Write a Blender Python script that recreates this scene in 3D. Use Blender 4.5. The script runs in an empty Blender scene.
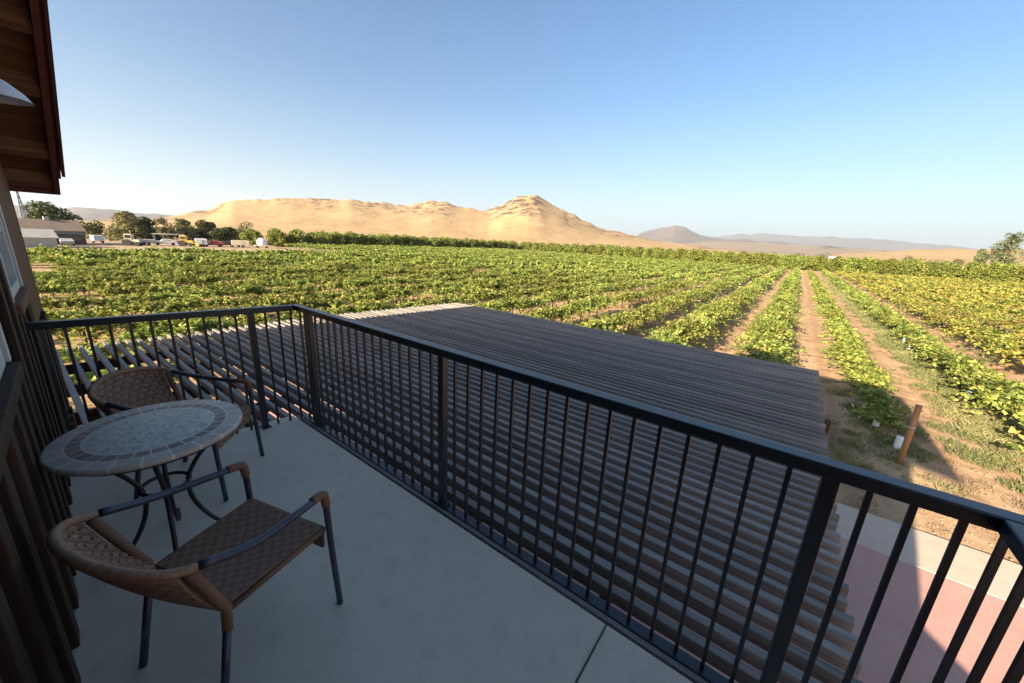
import bpy, bmesh, math, random
import numpy as np
from mathutils import Vector, Matrix
R = math.radians
random.seed(7); RNG = np.random.default_rng(7)
S = bpy.context.scene
COL = S.collection

# ------------------------------------------------------------------ camera, sky, sun
cam_d = bpy.data.cameras.new('Camera'); cam = bpy.data.objects.new('Camera', cam_d); COL.objects.link(cam)
F_PX, AZ, PT, RL = 373.237, R(36.427), R(15.0), R(2.8576)
fw = Vector((-math.sin(AZ)*math.cos(PT), math.cos(AZ)*math.cos(PT), -math.sin(PT)))
rt = Vector((math.cos(AZ), math.sin(AZ), 0)); up = rt.cross(fw)
r2 = rt*math.cos(RL)+up*math.sin(RL); u2 = -rt*math.sin(RL)+up*math.cos(RL)
CAM = Vector((0, 0, 4.9))
m = Matrix((r2, u2, -fw)).transposed().to_4x4(); m.translation = CAM
cam.matrix_world = m
cam_d.sensor_width = 36; cam_d.lens = F_PX*36/1024; cam_d.clip_start = 0.03; cam_d.clip_end = 60000
S.camera = cam

SUN_EL, SUN_AZ = 19.5, 8.0            # shadows run along (sin az, cos az)
W = bpy.data.worlds.new('World'); S.world = W; W.use_nodes = True
nt = W.node_tree; nt.nodes.clear()
sky = nt.nodes.new('ShaderNodeTexSky'); sky.sky_type = 'NISHITA'; sky.sun_disc = False
sky.sun_elevation = R(SUN_EL); sky.sun_rotation = R(180+SUN_AZ)
sky.air_density = 1.0; sky.dust_density = 1.6; sky.ozone_density = 2.6; sky.altitude = 100
bg = nt.nodes.new('ShaderNodeBackground'); bg.inputs['Strength'].default_value = 0.056
# thin cloud veil low over the far left horizon
tc = nt.nodes.new('ShaderNodeTexCoord'); sep = nt.nodes.new('ShaderNodeSeparateXYZ')
nt.links.new(tc.outputs['Generated'], sep.inputs[0])
mp = nt.nodes.new('ShaderNodeMapping'); mp.inputs['Scale'].default_value = (3, 3, 38)
nt.links.new(tc.outputs['Generated'], mp.inputs[0])
cn = nt.nodes.new('ShaderNodeTexNoise'); cn.inputs['Scale'].default_value = 1.6; cn.inputs['Detail'].default_value = 6
nt.links.new(mp.outputs[0], cn.inputs['Vector'])
cr = nt.nodes.new('ShaderNodeValToRGB'); cr.color_ramp.elements[0].position = .45; cr.color_ramp.elements[1].position = .72
nt.links.new(cn.outputs[0], cr.inputs[0])
zr = nt.nodes.new('ShaderNodeValToRGB')
for e, (p, v) in zip([zr.color_ramp.elements[0], zr.color_ramp.elements[1], zr.color_ramp.elements.new(.02), zr.color_ramp.elements.new(.05), zr.color_ramp.elements.new(.10)],
                     [(0, .2), (1, 0), (.02, .8), (.05, .6), (.10, 0)]):
    pass
zr.color_ramp.elements[0].color = (.2, .2, .2, 1); zr.color_ramp.elements[1].color = (.9, .9, .9, 1)
zr.color_ramp.elements[2].color = (.6, .6, .6, 1); zr.color_ramp.elements[3].color = (0, 0, 0, 1); zr.color_ramp.elements[4].color = (0, 0, 0, 1)
nt.links.new(sep.outputs[2], zr.inputs[0])
xr = nt.nodes.new('ShaderNodeMapRange'); xr.inputs[1].default_value = -.80; xr.inputs[2].default_value = -.98
nt.links.new(sep.outputs[0], xr.inputs[0])
m1 = nt.nodes.new('ShaderNodeMath'); m1.operation = 'MULTIPLY'; nt.links.new(cr.outputs[0], m1.inputs[0]); nt.links.new(zr.outputs[0], m1.inputs[1])
m2 = nt.nodes.new('ShaderNodeMath'); m2.operation = 'MULTIPLY'; nt.links.new(m1.outputs[0], m2.inputs[0]); nt.links.new(xr.outputs[0], m2.inputs[1])
mx = nt.nodes.new('ShaderNodeMixRGB'); mx.inputs[2].default_value = (4.9, 4.6, 4.45, 1)
nt.links.new(m2.outputs[0], mx.inputs[0]); 
hs = nt.nodes.new('ShaderNodeHueSaturation'); hs.inputs['Saturation'].default_value = 1.14; nt.links.new(sky.outputs[0], hs.inputs['Color'])
hr = nt.nodes.new('ShaderNodeValToRGB'); he = hr.color_ramp.elements
for p_, v_ in ((.06, .52), (.16, .20), (.30, .04)): e_ = he.new(p_); e_.color = (v_, v_, v_, 1)
he[0].color = (.74, .74, .74, 1); he[-1].position = .50; he[-1].color = (0, 0, 0, 1)
nt.links.new(sep.outputs[2], hr.inputs[0])
hm = nt.nodes.new('ShaderNodeMixRGB'); hm.inputs[2].default_value = (4.3, 4.5, 4.6, 1)
nt.links.new(hr.outputs[0], hm.inputs[0]); nt.links.new(hs.outputs[0], hm.inputs[1]); nt.links.new(hm.outputs[0], mx.inputs[1])
nt.links.new(mx.outputs[0], bg.inputs[0])
wo = nt.nodes.new('ShaderNodeOutputWorld'); nt.links.new(bg.outputs[0], wo.inputs[0])

sd = bpy.data.lights.new('Sun', 'SUN'); sd.energy = 5.0; sd.angle = R(.53); sd.color = (1.0, .83, .61)
sun = bpy.data.objects.new('Sun', sd); COL.objects.link(sun)
tv = Vector((math.sin(R(SUN_AZ))*math.cos(R(SUN_EL)), math.cos(R(SUN_AZ))*math.cos(R(SUN_EL)), -math.sin(R(SUN_EL))))
sun.rotation_euler = tv.to_track_quat('-Z', 'Y').to_euler(); sun.location = (-30, -60, 40)
S.view_settings.view_transform = 'Standard'; S.view_settings.look = 'None'
S.view_settings.exposure = 1.95; S.view_settings.gamma = 1; S.view_settings.use_curve_mapping = False
S.cycles.max_bounces = 6; S.cycles.diffuse_bounces = 3; S.cycles.transmission_bounces = 4; S.cycles.volume_bounces = 0

# ------------------------------------------------------------------ helpers
def link(name, me, mat=None, parent=None):
    o = bpy.data.objects.new(name, me); COL.objects.link(o)
    if mat is not None: me.materials.append(mat)
    if parent is not None:
        o.parent = parent
    return o
def obj(name, bm, mat, parent=None, smooth=False, world=False):
    """links a bmesh as one object; world=True: the bmesh is in world space, parent not rotated"""
    bmesh.ops.recalc_face_normals(bm, faces=bm.faces)
    me = bpy.data.meshes.new(name); bm.to_mesh(me); bm.free()
    if smooth:
        for p in me.polygons: p.use_smooth = True
    o = link(name, me, mat, parent)
    if world and parent is not None: o.location = -Vector(parent.location)
    return o
def thing(name, label, cat, loc=(0, 0, 0), rz=0, group=None):
    o = bpy.data.objects.new(name, None); COL.objects.link(o); o.empty_display_size = .2
    o.location = loc; o.rotation_euler = (0, 0, rz); tag(o, label, cat, group); return o
def tag(o, label, cat, group=None, kind=None):
    if label: o['label'] = label
    if cat: o['category'] = cat
    if group: o['group'] = group
    if kind: o['kind'] = kind
    return o
def box(bm, x0, x1, y0, y1, z0, z1, bev=0, mat=None):
    vs = [bm.verts.new((x, y, z)) for z in (z0, z1) for y in (y0, y1) for x in (x0, x1)]
    fs = [(0, 2, 3, 1), (4, 5, 7, 6), (0, 1, 5, 4), (2, 6, 7, 3), (0, 4, 6, 2), (1, 3, 7, 5)]
    faces = [bm.faces.new([vs[i] for i in f]) for f in fs]
    if bev:
        es = list({e for f in faces for e in f.edges})
        bmesh.ops.bevel(bm, geom=es, offset=bev, segments=2, affect='EDGES', profile=.5)
    return vs
def beam(bm, a, b, w, h, upv=Vector((0, 0, 1)), bev=0):
    """rectangular bar from a to b"""
    a = Vector(a); b = Vector(b); d = (b-a); L = d.length; d.normalize()
    s = d.cross(upv).normalized(); t = s.cross(d).normalized()
    vs = [bm.verts.new(p + s*i*w/2 + t*j*h/2) for p in (a, b) for j in (-1, 1) for i in (-1, 1)]
    fs = [(0, 2, 3, 1), (4, 5, 7, 6), (0, 1, 5, 4), (2, 6, 7, 3), (0, 4, 6, 2), (1, 3, 7, 5)]
    faces = [bm.faces.new([vs[i] for i in f]) for f in fs]
    if bev:
        bmesh.ops.bevel(bm, geom=list({e for f in faces for e in f.edges}), offset=bev, segments=2, affect='EDGES', profile=.5)
def tube(bm, pts, r, seg=10, caps=True, taper=None):
    pts = [Vector(p) for p in pts]; n = len(pts); rings = []
    t0 = (pts[1]-pts[0]).normalized(); ref = Vector((0, 0, 1)) if abs(t0.z) < .9 else Vector((1, 0, 0))
    u = (ref - t0*ref.dot(t0)).normalized()
    for i, p in enumerate(pts):
        t = (pts[min(i+1, n-1)]-pts[max(i-1, 0)]).normalized()
        u = (u - t*u.dot(t)).normalized(); v = t.cross(u)
        rr = (r[i] if isinstance(r, (list, tuple)) else r)
        rings.append([bm.verts.new(p + (u*math.cos(2*math.pi*k/seg)+v*math.sin(2*math.pi*k/seg))*rr) for k in range(seg)])
    for a, b in zip(rings, rings[1:]):
        for k in range(seg):
            bm.faces.new((a[k], a[(k+1) % seg], b[(k+1) % seg], b[k]))
    if caps: bm.faces.new(rings[0][::-1]); bm.faces.new(rings[-1])
def spline(ctrl, n=24):
    P = [Vector(c) for c in ctrl]; P = [P[0]*2-P[1]]+P+[P[-1]*2-P[-2]]; out = []
    segs = len(P)-3
    for i in range(n+1):
        s = min(i/n*segs, segs-1e-6); k = int(s); t = s-k; a, b, c, d = P[k:k+4]
        out.append(.5*((2*b)+(c-a)*t+(2*a-5*b+4*c-d)*t*t+(3*b-a-3*c+d)*t**3))
    return out
def lathe(bm, prof, seg=32, c=(0, 0, 0), cap=True):
    rings = []
    for r, z in prof:
        rings.append([bm.verts.new((c[0]+r*math.cos(2*math.pi*k/seg), c[1]+r*math.sin(2*math.pi*k/seg), c[2]+z)) for k in range(seg)])
    for a, b in zip(rings, rings[1:]):
        for k in range(seg): bm.faces.new((a[k], a[(k+1) % seg], b[(k+1) % seg], b[k]))
    if cap:
        bm.faces.new(rings[0][::-1]); bm.faces.new(rings[-1])
def np_mesh(name, V, Fq, tint=None):
    me = bpy.data.meshes.new(name); V = np.asarray(V, np.float32); Fq = np.asarray(Fq, np.int32)
    me.vertices.add(len(V)); me.vertices.foreach_set('co', V.ravel())
    k = Fq.shape[1]; me.loops.add(Fq.size); me.loops.foreach_set('vertex_index', Fq.ravel())
    me.polygons.add(len(Fq)); me.polygons.foreach_set('loop_start', np.arange(0, Fq.size, k, dtype=np.int32))
    me.polygons.foreach_set('loop_total', np.full(len(Fq), k, np.int32))
    me.update(calc_edges=True)
    if tint is not None:
        at = me.attributes.new('tint', 'FLOAT', 'FACE'); at.data.foreach_set('value', np.asarray(tint, np.float32))
    return me

# ------------------------------------------------------------------ materials
class NT:
    def __init__(s, name):
        s.m = bpy.data.materials.new(name); s.m.use_nodes = True; s.t = s.m.node_tree
        s.b = s.t.nodes['Principled BSDF']; s.out = s.t.nodes['Material Output']
    def n(s, ty, **kw):
        nd = s.t.nodes.new(ty)
        for k, v in kw.items():
            if k.startswith('i_'): nd.inputs[k[2:].replace('_', ' ')].default_value = v
            elif k.startswith('n_'): nd.inputs[int(k[2:])].default_value = v
            else: setattr(nd, k, v)
        return nd
    def l(s, a, b): s.t.links.new(a, b)
    def coord(s, scale=(1, 1, 1), kind='Object'):
        t = s.n('ShaderNodeTexCoord'); mp = s.n('ShaderNodeMapping'); mp.inputs['Scale'].default_value = scale
        s.l(t.outputs[kind], mp.inputs[0]); return mp.outputs[0]
    def noise(s, vec, scale, detail=5, rough=.6):
        n = s.n('ShaderNodeTexNoise'); n.inputs['Scale'].default_value = scale; n.inputs['Detail'].default_value = detail
        n.inputs['Roughness'].default_value = rough
        if vec is not None: s.l(vec, n.inputs['Vector'])
        return n.outputs[0]
    def ramp(s, fac, stops):
        r = s.n('ShaderNodeValToRGB'); e = r.color_ramp.elements
        while len(e) < len(stops): e.new(.5)
        for x, (p, c) in zip(e, stops): x.position = p; x.color = (*c, 1) if len(c) == 3 else c
        s.l(fac, r.inputs[0]); return r.outputs[0]
    def mix(s, f, a, b, bt='MIX'):
        x = s.n('ShaderNodeMixRGB', blend_type=bt)
        for i, v in ((0, f), (1, a), (2, b)):
            if hasattr(v, 'is_output'): s.l(v, x.inputs[i])
            elif i == 0: x.inputs[0].default_value = v
            else: x.inputs[i].default_value = (*v, 1)
        return x.outputs[0]
    def math(s, op, a, b=0.0, c=0.0):
        x = s.n('ShaderNodeMath', operation=op)
        for i, v in enumerate((a, b, c)):
            if hasattr(v, 'is_output'): s.l(v, x.inputs[i])
            else: x.inputs[i].default_value = v
        return x.outputs[0]
    def bump(s, h, strength=.4, dist=.02):
        b = s.n('ShaderNodeBump'); b.inputs['Strength'].default_value = strength; b.inputs['Distance'].default_value = dist
        s.l(h, b.inputs['Height']); s.l(b.outputs[0], s.b.inputs['Normal'])
    def fin(s, col=None, rough=.7, metal=0, spec=.5):
        if col is not None:
            if hasattr(col, 'is_output'): s.l(col, s.b.inputs['Base Color'])
            else: s.b.inputs['Base Color'].default_value = (*col, 1)
        if hasattr(rough, 'is_output'): s.l(rough, s.b.inputs['Roughness'])
        else: s.b.inputs['Roughness'].default_value = rough
        s.b.inputs['Metallic'].default_value = metal; s.b.inputs['Specular IOR Level'].default_value = spec
        return s.m
def noisy(name, a, b, scale=3, rough=.7, bump=.2, bscale=40, cscale=(1, 1, 1), metal=0, spec=.4, dist=.01):
    t = NT(name); c = t.coord(cscale); n = t.noise(c, scale); col = t.ramp(n, [(.3, a), (.7, b)])
    if bump: t.bump(t.noise(c, bscale, 4), bump, dist)
    return t.fin(col, rough, metal, spec)

def wood_mat(name, dark, mid, light, grain=(60, 60, 1.2), rnd=.35, rough=.75):
    t = NT(name); c = t.coord(grain)
    oi = t.n('ShaderNodeObjectInfo')
    va = t.n('ShaderNodeVectorMath', operation='ADD'); t.l(c, va.inputs[0])
    cx = t.n('ShaderNodeCombineXYZ'); rr = t.math('MULTIPLY', oi.outputs['Random'], 91.0); t.l(rr, cx.inputs[0]); t.l(rr, cx.inputs[1])
    t.l(cx.outputs[0], va.inputs[1])
    n = t.noise(va.outputs[0], 1.0, 6, .65)
    big = t.noise(t.coord(tuple(g*.06+.4 for g in grain)), 1.2, 3)
    col = t.ramp(n, [(.25, dark), (.5, mid), (.78, light)])
    col = t.mix(t.math('MULTIPLY', big, .5), col, dark)
    br = t.math('ADD', t.math('MULTIPLY', oi.outputs['Random'], rnd), 1-rnd/2)
    hv = t.n('ShaderNodeHueSaturation'); t.l(col, hv.inputs['Color']); t.l(br, hv.inputs['Value'])
    t.bump(n, .35, .004)
    return t.fin(hv.outputs[0], rough, 0, .3)

M = {}
M['wall'] = wood_mat('dark_stained_wood', (.010, .006, .004), (.034, .018, .010), (.11, .052, .024), (34, 34, 1.0))
M['trim'] = wood_mat('brown_trim_wood', (.07, .029, .013), (.15, .062, .027), (.22, .10, .045), (30, 30, 1.5))
M['soffit'] = wood_mat('soffit_wood', (.07, .032, .016), (.17, .078, .037), (.27, .125, .06), (4, 1.2, 40))
M['fascia'] = wood_mat('red_brown_fascia', (.075, .022, .015), (.13, .042, .028), (.17, .062, .040), (1.5, 30, 30))
M['slat'] = wood_mat('weathered_slat', (.12, .108, .096), (.235, .212, .188), (.36, .325, .285), (1.2, 40, 40), .5)
M['beamw'] = wood_mat('brown_beam', (.03, .016, .011), (.07, .034, .022), (.11, .055, .035), (30, 1.5, 30))
M['post'] = wood_mat('orange_post_wood', (.20, .105, .045), (.32, .17, .075), (.42, .235, .11), (20, 20, 1.0))
M['bark'] = noisy('bark', (.05, .035, .022), (.12, .085, .055), 8, .95, .6, 30, (1, 1, .2))
M['railm'] = noisy('dark_blue_black_paint', (.009, .013, .020), (.016, .023, .034), 6, .36, .06, 120, metal=.0, spec=.6, dist=.002)
M['chairm'] = noisy('slate_blue_metal', (.040, .042, .062), (.068, .070, .098), 9, .38, .05, 90, metal=.35, spec=.6, dist=.002)
M['ironm'] = noisy('black_iron', (.022, .020, .022), (.042, .038, .040), 9, .5, .1, 90, metal=.4, spec=.5, dist=.002)
M['white'] = noisy('white_paint', (.70, .71, .70), (.82, .82, .80), 4, .5, 0)
M['frame'] = noisy('pale_window_frame', (.42, .45, .45), (.58, .60, .58), 5, .45, 0)
M['lamp'] = noisy('galvanised_metal', (.62, .66, .68), (.74, .78, .80), 8, .5, .05, 60, metal=.1)
def glass_mat():
    t = NT('window_glass'); return t.fin((.03, .04, .055), .06, 0, .9)
M['glass'] = glass_mat()

def concrete(name, a, b, stain, rough=.85):
    t = NT(name); c = t.coord()
    n1 = t.noise(c, .9, 6, .65); n2 = t.noise(c, 9, 5, .7); n3 = t.noise(c, 160, 2, .5)
    col = t.ramp(n1, [(.3, a), (.7, b)])
    col = t.mix(t.ramp(n2, [(.50, (0, 0, 0)), (.75, (.55, .55, .55))]), col, stain)
    sp = t.ramp(t.noise(c, 55, 2, .5), [(.70, (0, 0, 0)), (.76, (.6, .6, .6))]); col = t.mix(sp, col, tuple(min(1, x*1.25) for x in b))
    st = t.ramp(t.noise(t.coord((1, 1.6, 1)), 2.3, 8, .75), [(.56, (0, 0, 0)), (.74, (.28, .28, .28))]); col = t.mix(st, col, tuple(v*.78 for v in stain))
    t.bump(t.mix(.5, n2, n3), .25, .004)
    return t.fin(col, rough, 0, .35)
M['floor'] = concrete('balcony_concrete', (.66, .57, .445), (.75, .65, .51), (.54, .465, .36))
M['patio'] = concrete('tan_concrete', (.53, .415, .32), (.61, .48, .375), (.41, .335, .265))
M['red'] = concrete('red_concrete', (.49, .275, .228), (.55, .325, .272), (.42, .235, .195))

def wicker_mat():
    t = NT('wicker'); c = t.coord(); n = t.noise(c, 60, 4); n2 = t.noise(c, 6, 3)
    col = t.ramp(n, [(.25, (.15, .078, .044)), (.55, (.28, .155, .092)), (.8, (.40, .24, .15))])
    col = t.mix(t.math('MULTIPLY', n2, .4), col, (.16, .10, .07))
    t.bump(t.noise(c, 220, 3), .4, .002)
    return t.fin(col, .62, 0, .4)
M['wicker'] = wicker_mat()
def woven_mat():
    t = NT('two_tone_wicker'); at = t.n('ShaderNodeAttribute'); at.attribute_name = 'tint'; n = t.noise(t.coord(), 90, 4)
    f = t.math('ADD', at.outputs['Fac'], t.math('MULTIPLY', t.math('SUBTRACT', n, .5), .7))
    col = t.ramp(f, [(.1, (.085, .042, .025)), (.35, (.16, .083, .050)), (.75, (.29, .165, .105)), (1, (.38, .23, .15))])
    t.bump(t.noise(t.coord(), 260, 3), .4, .002)
    return t.fin(col, .62, 0, .4)
M['woven'] = woven_mat()
def wrap_mat():
    t = NT('wicker_wrap'); c = t.coord((1, 1, 1)); w = t.n('ShaderNodeTexWave', wave_type='BANDS', bands_direction='DIAGONAL')
    w.inputs['Scale'].default_value = 60; w.inputs['Distortion'].default_value = 1.0; t.l(c, w.inputs[0])
    col = t.ramp(w.outputs[1], [(.0, (.14, .065, .034)), (.6, (.21, .10, .052)), (1, (.24, .12, .064))])
    t.bump(w.outputs[1], .5, .002)
    return t.fin(col, .6, 0, .4)
M['wrap'] = wrap_mat()

def mosaic_mat():
    """small cut-stone field, ring of brown-grey tiles, pale outer ring: the pattern laid in the table top itself"""
    t = NT('stone_mosaic'); c = t.coord(); sp = t.n('ShaderNodeSeparateXYZ'); t.l(c, sp.inputs[0])
    x, y = sp.outputs[0], sp.outputs[1]
    rad = t.math('SQRT', t.math('ADD', t.math('MULTIPLY', x, x), t.math('MULTIPLY', y, y)))
    ang = t.math('ARCTAN2', y, x)
    def ring_cells(n):
        a = t.math('MULTIPLY', t.math('ADD', ang, math.pi), n/(2*math.pi)); fr = t.math('FRACT', a)
        idx = t.math('FLOOR', a); edge = t.math('ABSOLUTE', t.math('SUBTRACT', fr, .5)); return idx, edge
    vor = t.n('ShaderNodeTexVoronoi', feature='F1'); vor.inputs['Scale'].default_value = 68; t.l(c, vor.inputs['Vector'])
    ved = t.n('ShaderNodeTexVoronoi', feature='DISTANCE_TO_EDGE'); ved.inputs['Scale'].default_value = 68; t.l(c, ved.inputs['Vector'])
    vv = t.n('ShaderNodeSeparateXYZ'); t.l(vor.outputs['Color'], vv.inputs[0])
    field = t.ramp(vv.outputs[0], [(0, (.33, .30, .26)), (.5, (.48, .44, .385)), (1, (.62, .575, .50))])
    grout = t.ramp(ved.outputs[0], [(.03, (1, 1, 1)), (.07, (0, 0, 0))])
    field = t.mix(grout, field, (.62, .585, .52))
    def tiles(n, a, b, seed):
        idx, edge = ring_cells(n); wn = t.n('ShaderNodeTexWhiteNoise', noise_dimensions='1D'); t.l(t.math('ADD', idx, seed), wn.inputs['W'])
        col = t.ramp(wn.outputs[0], [(0, a), (1, b)]); n2 = t.noise(c, 40, 4); col = t.mix(t.math('MULTIPLY', n2, .35), col, a)
        return t.mix(t.math('GREATER_THAN', edge, .455), col, (.64, .60, .53))
    darkr = tiles(30, (.22, .155, .125), (.34, .25, .205), 3)
    pale = tiles(22, (.42, .36, .295), (.56, .49, .41), 40)
    col = t.mix(t.math('GREATER_THAN', rad, .232), field, (.64, .60, .53))
    col = t.mix(t.math('GREATER_THAN', rad, .238), col, darkr)
    col = t.mix(t.math('GREATER_THAN', rad, .284), col, (.64, .60, .53))
    col = t.mix(t.math('GREATER_THAN', rad, .290), col, pale)
    t.bump(ved.outputs[0], .3, .002)
    return t.fin(col, .5, 0, .4)
M['mosaic'] = mosaic_mat()

def leaf_mat(name, stops, transl=.35, objvar=.30):
    t = NT(name); at = t.n('ShaderNodeAttribute'); at.attribute_name = 'tint'
    col = t.ramp(at.outputs['Fac'], stops)
    oi = t.n('ShaderNodeObjectInfo'); hv = t.n('ShaderNodeHueSaturation'); t.l(col, hv.inputs['Color'])
    t.l(t.math('ADD', t.math('MULTIPLY', oi.outputs['Random'], objvar), 1-objvar/2), hv.inputs['Value'])
    t.l(t.math('ADD', t.math('MULTIPLY', oi.outputs['Random'], .03), .485), hv.inputs['Hue'])
    t.fin(hv.outputs[0], .55, 0, .3)
    tr = t.n('ShaderNodeBsdfTranslucent'); t.l(t.mix(.6, hv.outputs[0], (.95, 1, .4), 'MULTIPLY'), tr.inputs[0])
    ms = t.n('ShaderNodeMixShader'); ms.inputs[0].default_value = transl
    t.l(t.b.outputs[0], ms.inputs[1]); t.l(tr.outputs[0], ms.inputs[2]); t.l(ms.outputs[0], t.out.inputs[0])
    return t.m
G = [(0, (.11, .145, .034)), (.35, (.225, .275, .060)), (.7, (.35, .375, .090)), (.94, (.46, .44, .13)), (1, (.52, .38, .12))]
M['vine'] = leaf_mat('grape_leaf', G)
M['vine_y'] = leaf_mat('yellowing_grape_leaf', [(0, (.115, .15, .034)), (.35, (.25, .275, .06)), (.7, (.42, .385, .09)), (1, (.53, .36, .10))])
M['vine_n'] = leaf_mat('young_grape_leaf', [(0, (.12, .165, .035)), (.5, (.29, .33, .07)), (1, (.48, .45, .12))])
M['orch'] = leaf_mat('orchard_leaf', [(0, (.08, .115, .024)), (.5, (.21, .25, .05)), (1, (.35, .35, .08))], .25)
M['tree'] = leaf_mat('tree_leaf', [(0, (.045, .06, .02)), (.5, (.10, .115, .038)), (1, (.19, .19, .065))], .2)
M['tree_o'] = leaf_mat('olive_leaf', [(0, (.10, .09, .04)), (.5, (.20, .175, .085)), (1, (.33, .28, .14))], .2)
M['weed'] = leaf_mat('weed_blade', [(0, (.11, .14, .055)), (.5, (.21, .23, .09)), (1, (.40, .35, .17))], .25)
M['gum'] = leaf_mat('grey_green_leaf', [(0, (.07, .09, .04)), (.5, (.16, .19, .085)), (1, (.28, .30, .14))], .25)
M['straw'] = leaf_mat('straw_blade', [(0, (.22, .17, .09)), (.5, (.34, .26, .14)), (1, (.45, .36, .20))], .25)

def ground_mat():
    t = NT('ground_soil'); tcn = t.n('ShaderNodeTexCoord'); o = tcn.outputs['Object']
    sp = t.n('ShaderNodeSeparateXYZ'); t.l(o, sp.inputs[0]); x, y = sp.outputs[0], sp.outputs[1]
    n1 = t.noise(o, .35, 6, .65); n2 = t.noise(o, 3.2, 6, .7); n3 = t.noise(o, 22, 4, .7)
    soil = t.ramp(n2, [(.28, (.31, .19, .105)), (.5, (.445, .285, .16)), (.72, (.555, .38, .225))])
    soil = t.mix(t.ramp(n1, [(.42, (0, 0, 0)), (.62, (1, 1, 1))]), soil, (.52, .34, .195))
    # wheel tracks worn between the rows
    wob = t.math('MULTIPLY', t.math('SUBTRACT', t.noise(o, .5, 3), .5), .5)
    ph = t.math('FRACT', t.math('DIVIDE', t.math('ADD', t.math('ADD', x, .5), wob), 3.4))
    tr = t.math('ABSOLUTE', t.math('SUBTRACT', t.math('ABSOLUTE', t.math('SUBTRACT', ph, .5)), .17))
    trk = t.ramp(tr, [(.03, (1, 1, 1)), (.09, (0, 0, 0))])
    soil = t.mix(t.math('MULTIPLY', trk, .55), soil, (.36, .21, .115))
    clod = t.ramp(n3, [(.55, (0, 0, 0)), (.72, (1, 1, 1))]); soil = t.mix(t.math('MULTIPLY', clod, .35), soil, (.58, .43, .285))
    gold = t.ramp(t.noise(o, .02, 6, .7), [(.3, (.40, .27, .12)), (.7, (.52, .37, .18))])
    lot = t.ramp(t.noise(o, .12, 5), [(.3, (.36, .25, .16)), (.7, (.45, .33, .22))])
    far = t.math('MAXIMUM', t.math('GREATER_THAN', y, 178.0), t.math('GREATER_THAN', t.math('ABSOLUTE', x), 200.0))
    base = t.mix(t.math('LESS_THAN', x, -75.5), soil, lot); base = t.mix(far, base, gold)
    t.bump(t.mix(.4, n2, n3), .9, .06)
    return t.fin(base, .95, 0, .15)
M['ground'] = ground_mat()
def hill_mat(name, a, b, rock, rk=(.62, .70), sc=.004, rs=.02):
    t = NT(name); o = t.n('ShaderNodeTexCoord').outputs['Object']
    n = t.noise(o, sc, 7, .65); n2 = t.noise(o, sc*9, 5, .7)
    col = t.ramp(n, [(.3, a), (.7, b)]); col = t.mix(t.ramp(n2, [(.42, (0, 0, 0)), (.68, (.55, .55, .55))]), col, tuple(v*.68 for v in a))
    ge = t.n('ShaderNodeAttribute'); ge.attribute_name = 'rocky'
    r = t.math('MULTIPLY', t.ramp(t.noise(o, rs, 6, .75), [(rk[0], (0, 0, 0)), (rk[1], (1, 1, 1))]), ge.outputs['Fac'])
    col = t.mix(r, col, rock)
    t.bump(n2, .6, 4.0)
    return t.fin(col, .95, 0, .1)
M['hill'] = hill_mat('golden_grass_hill', (.40, .265, .13), (.48, .335, .175), (.10, .066, .046), (.48, .56), .004, .03)
M['mount'] = hill_mat('brown_mountain', (.15, .125, .11), (.25, .20, .165), (.10, .09, .085), (.5, .6), .0012, .004)
M['plain'] = hill_mat('dry_plain', (.25, .19, .135), (.36, .275, .185), (.10, .10, .06), (.50, .56), .0015, .004)

# ------------------------------------------------------------------ ground, patio, hills
def vnoise(x, y, seed=0):
    r = np.random.default_rng(seed); out = np.zeros_like(np.asarray(x, float)+np.asarray(y, float))
    for k in range(14):
        a = r.uniform(0, 2*np.pi); f = r.uniform(.6, 2.2); out = out+np.sin((x*np.cos(a)+y*np.sin(a))*f+r.uniform(0, 6.28))
    return out/5
def axis(lo, hi, d, grow, end0, end1):
    c = list(np.arange(lo, hi, d)); s = d; v = c[-1]
    while v < end1: s *= grow; v += s; c.append(v)
    s = d; v = lo; a = []
    while v > end0: s *= grow; v -= s; a.append(v)
    return np.array(a[::-1]+c)
gx = axis(-3, 12, .12, 1.12, -12500, 12500); gy = axis(9.45, 24, .12, 1.12, -2000, 14500)
X, Y = np.meshgrid(gx, gy); hz = .030*vnoise(X*1.7, Y*1.7, 1)+.022*vnoise(X*6, Y*6, 2)
ridge = .06*np.cos((X+.5)/3.4*2*np.pi)
near = np.clip((Y-9.42)/1.5, 0, 1)*np.clip((400-np.hypot(X, Y))/200, 0, 1)
hz = (hz+ridge)*near
nx, ny = len(gx), len(gy); idx = np.arange(nx*ny).reshape(ny, nx)
Fq = np.stack([idx[:-1, :-1], idx[:-1, 1:], idx[1:, 1:], idx[1:, :-1]], -1).reshape(-1, 4)
me = np_mesh('ground', np.stack([X, Y, hz], -1).reshape(-1, 3), Fq)
for p in me.polygons: p.use_smooth = True
tag(link('ground', me, M['ground']), None, None, kind='structure')
bm = bmesh.new(); box(bm, -12, 16, 8.156, 9.40, -.2, .05, .01); tag(obj('path', bm, M['patio']), None, None, kind='structure')
bm = bmesh.new(); box(bm, -12, 16, -8, 8.15, -.2, .046, .008); tag(obj('patio', bm, M['red']), None, None, kind='structure')

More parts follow.
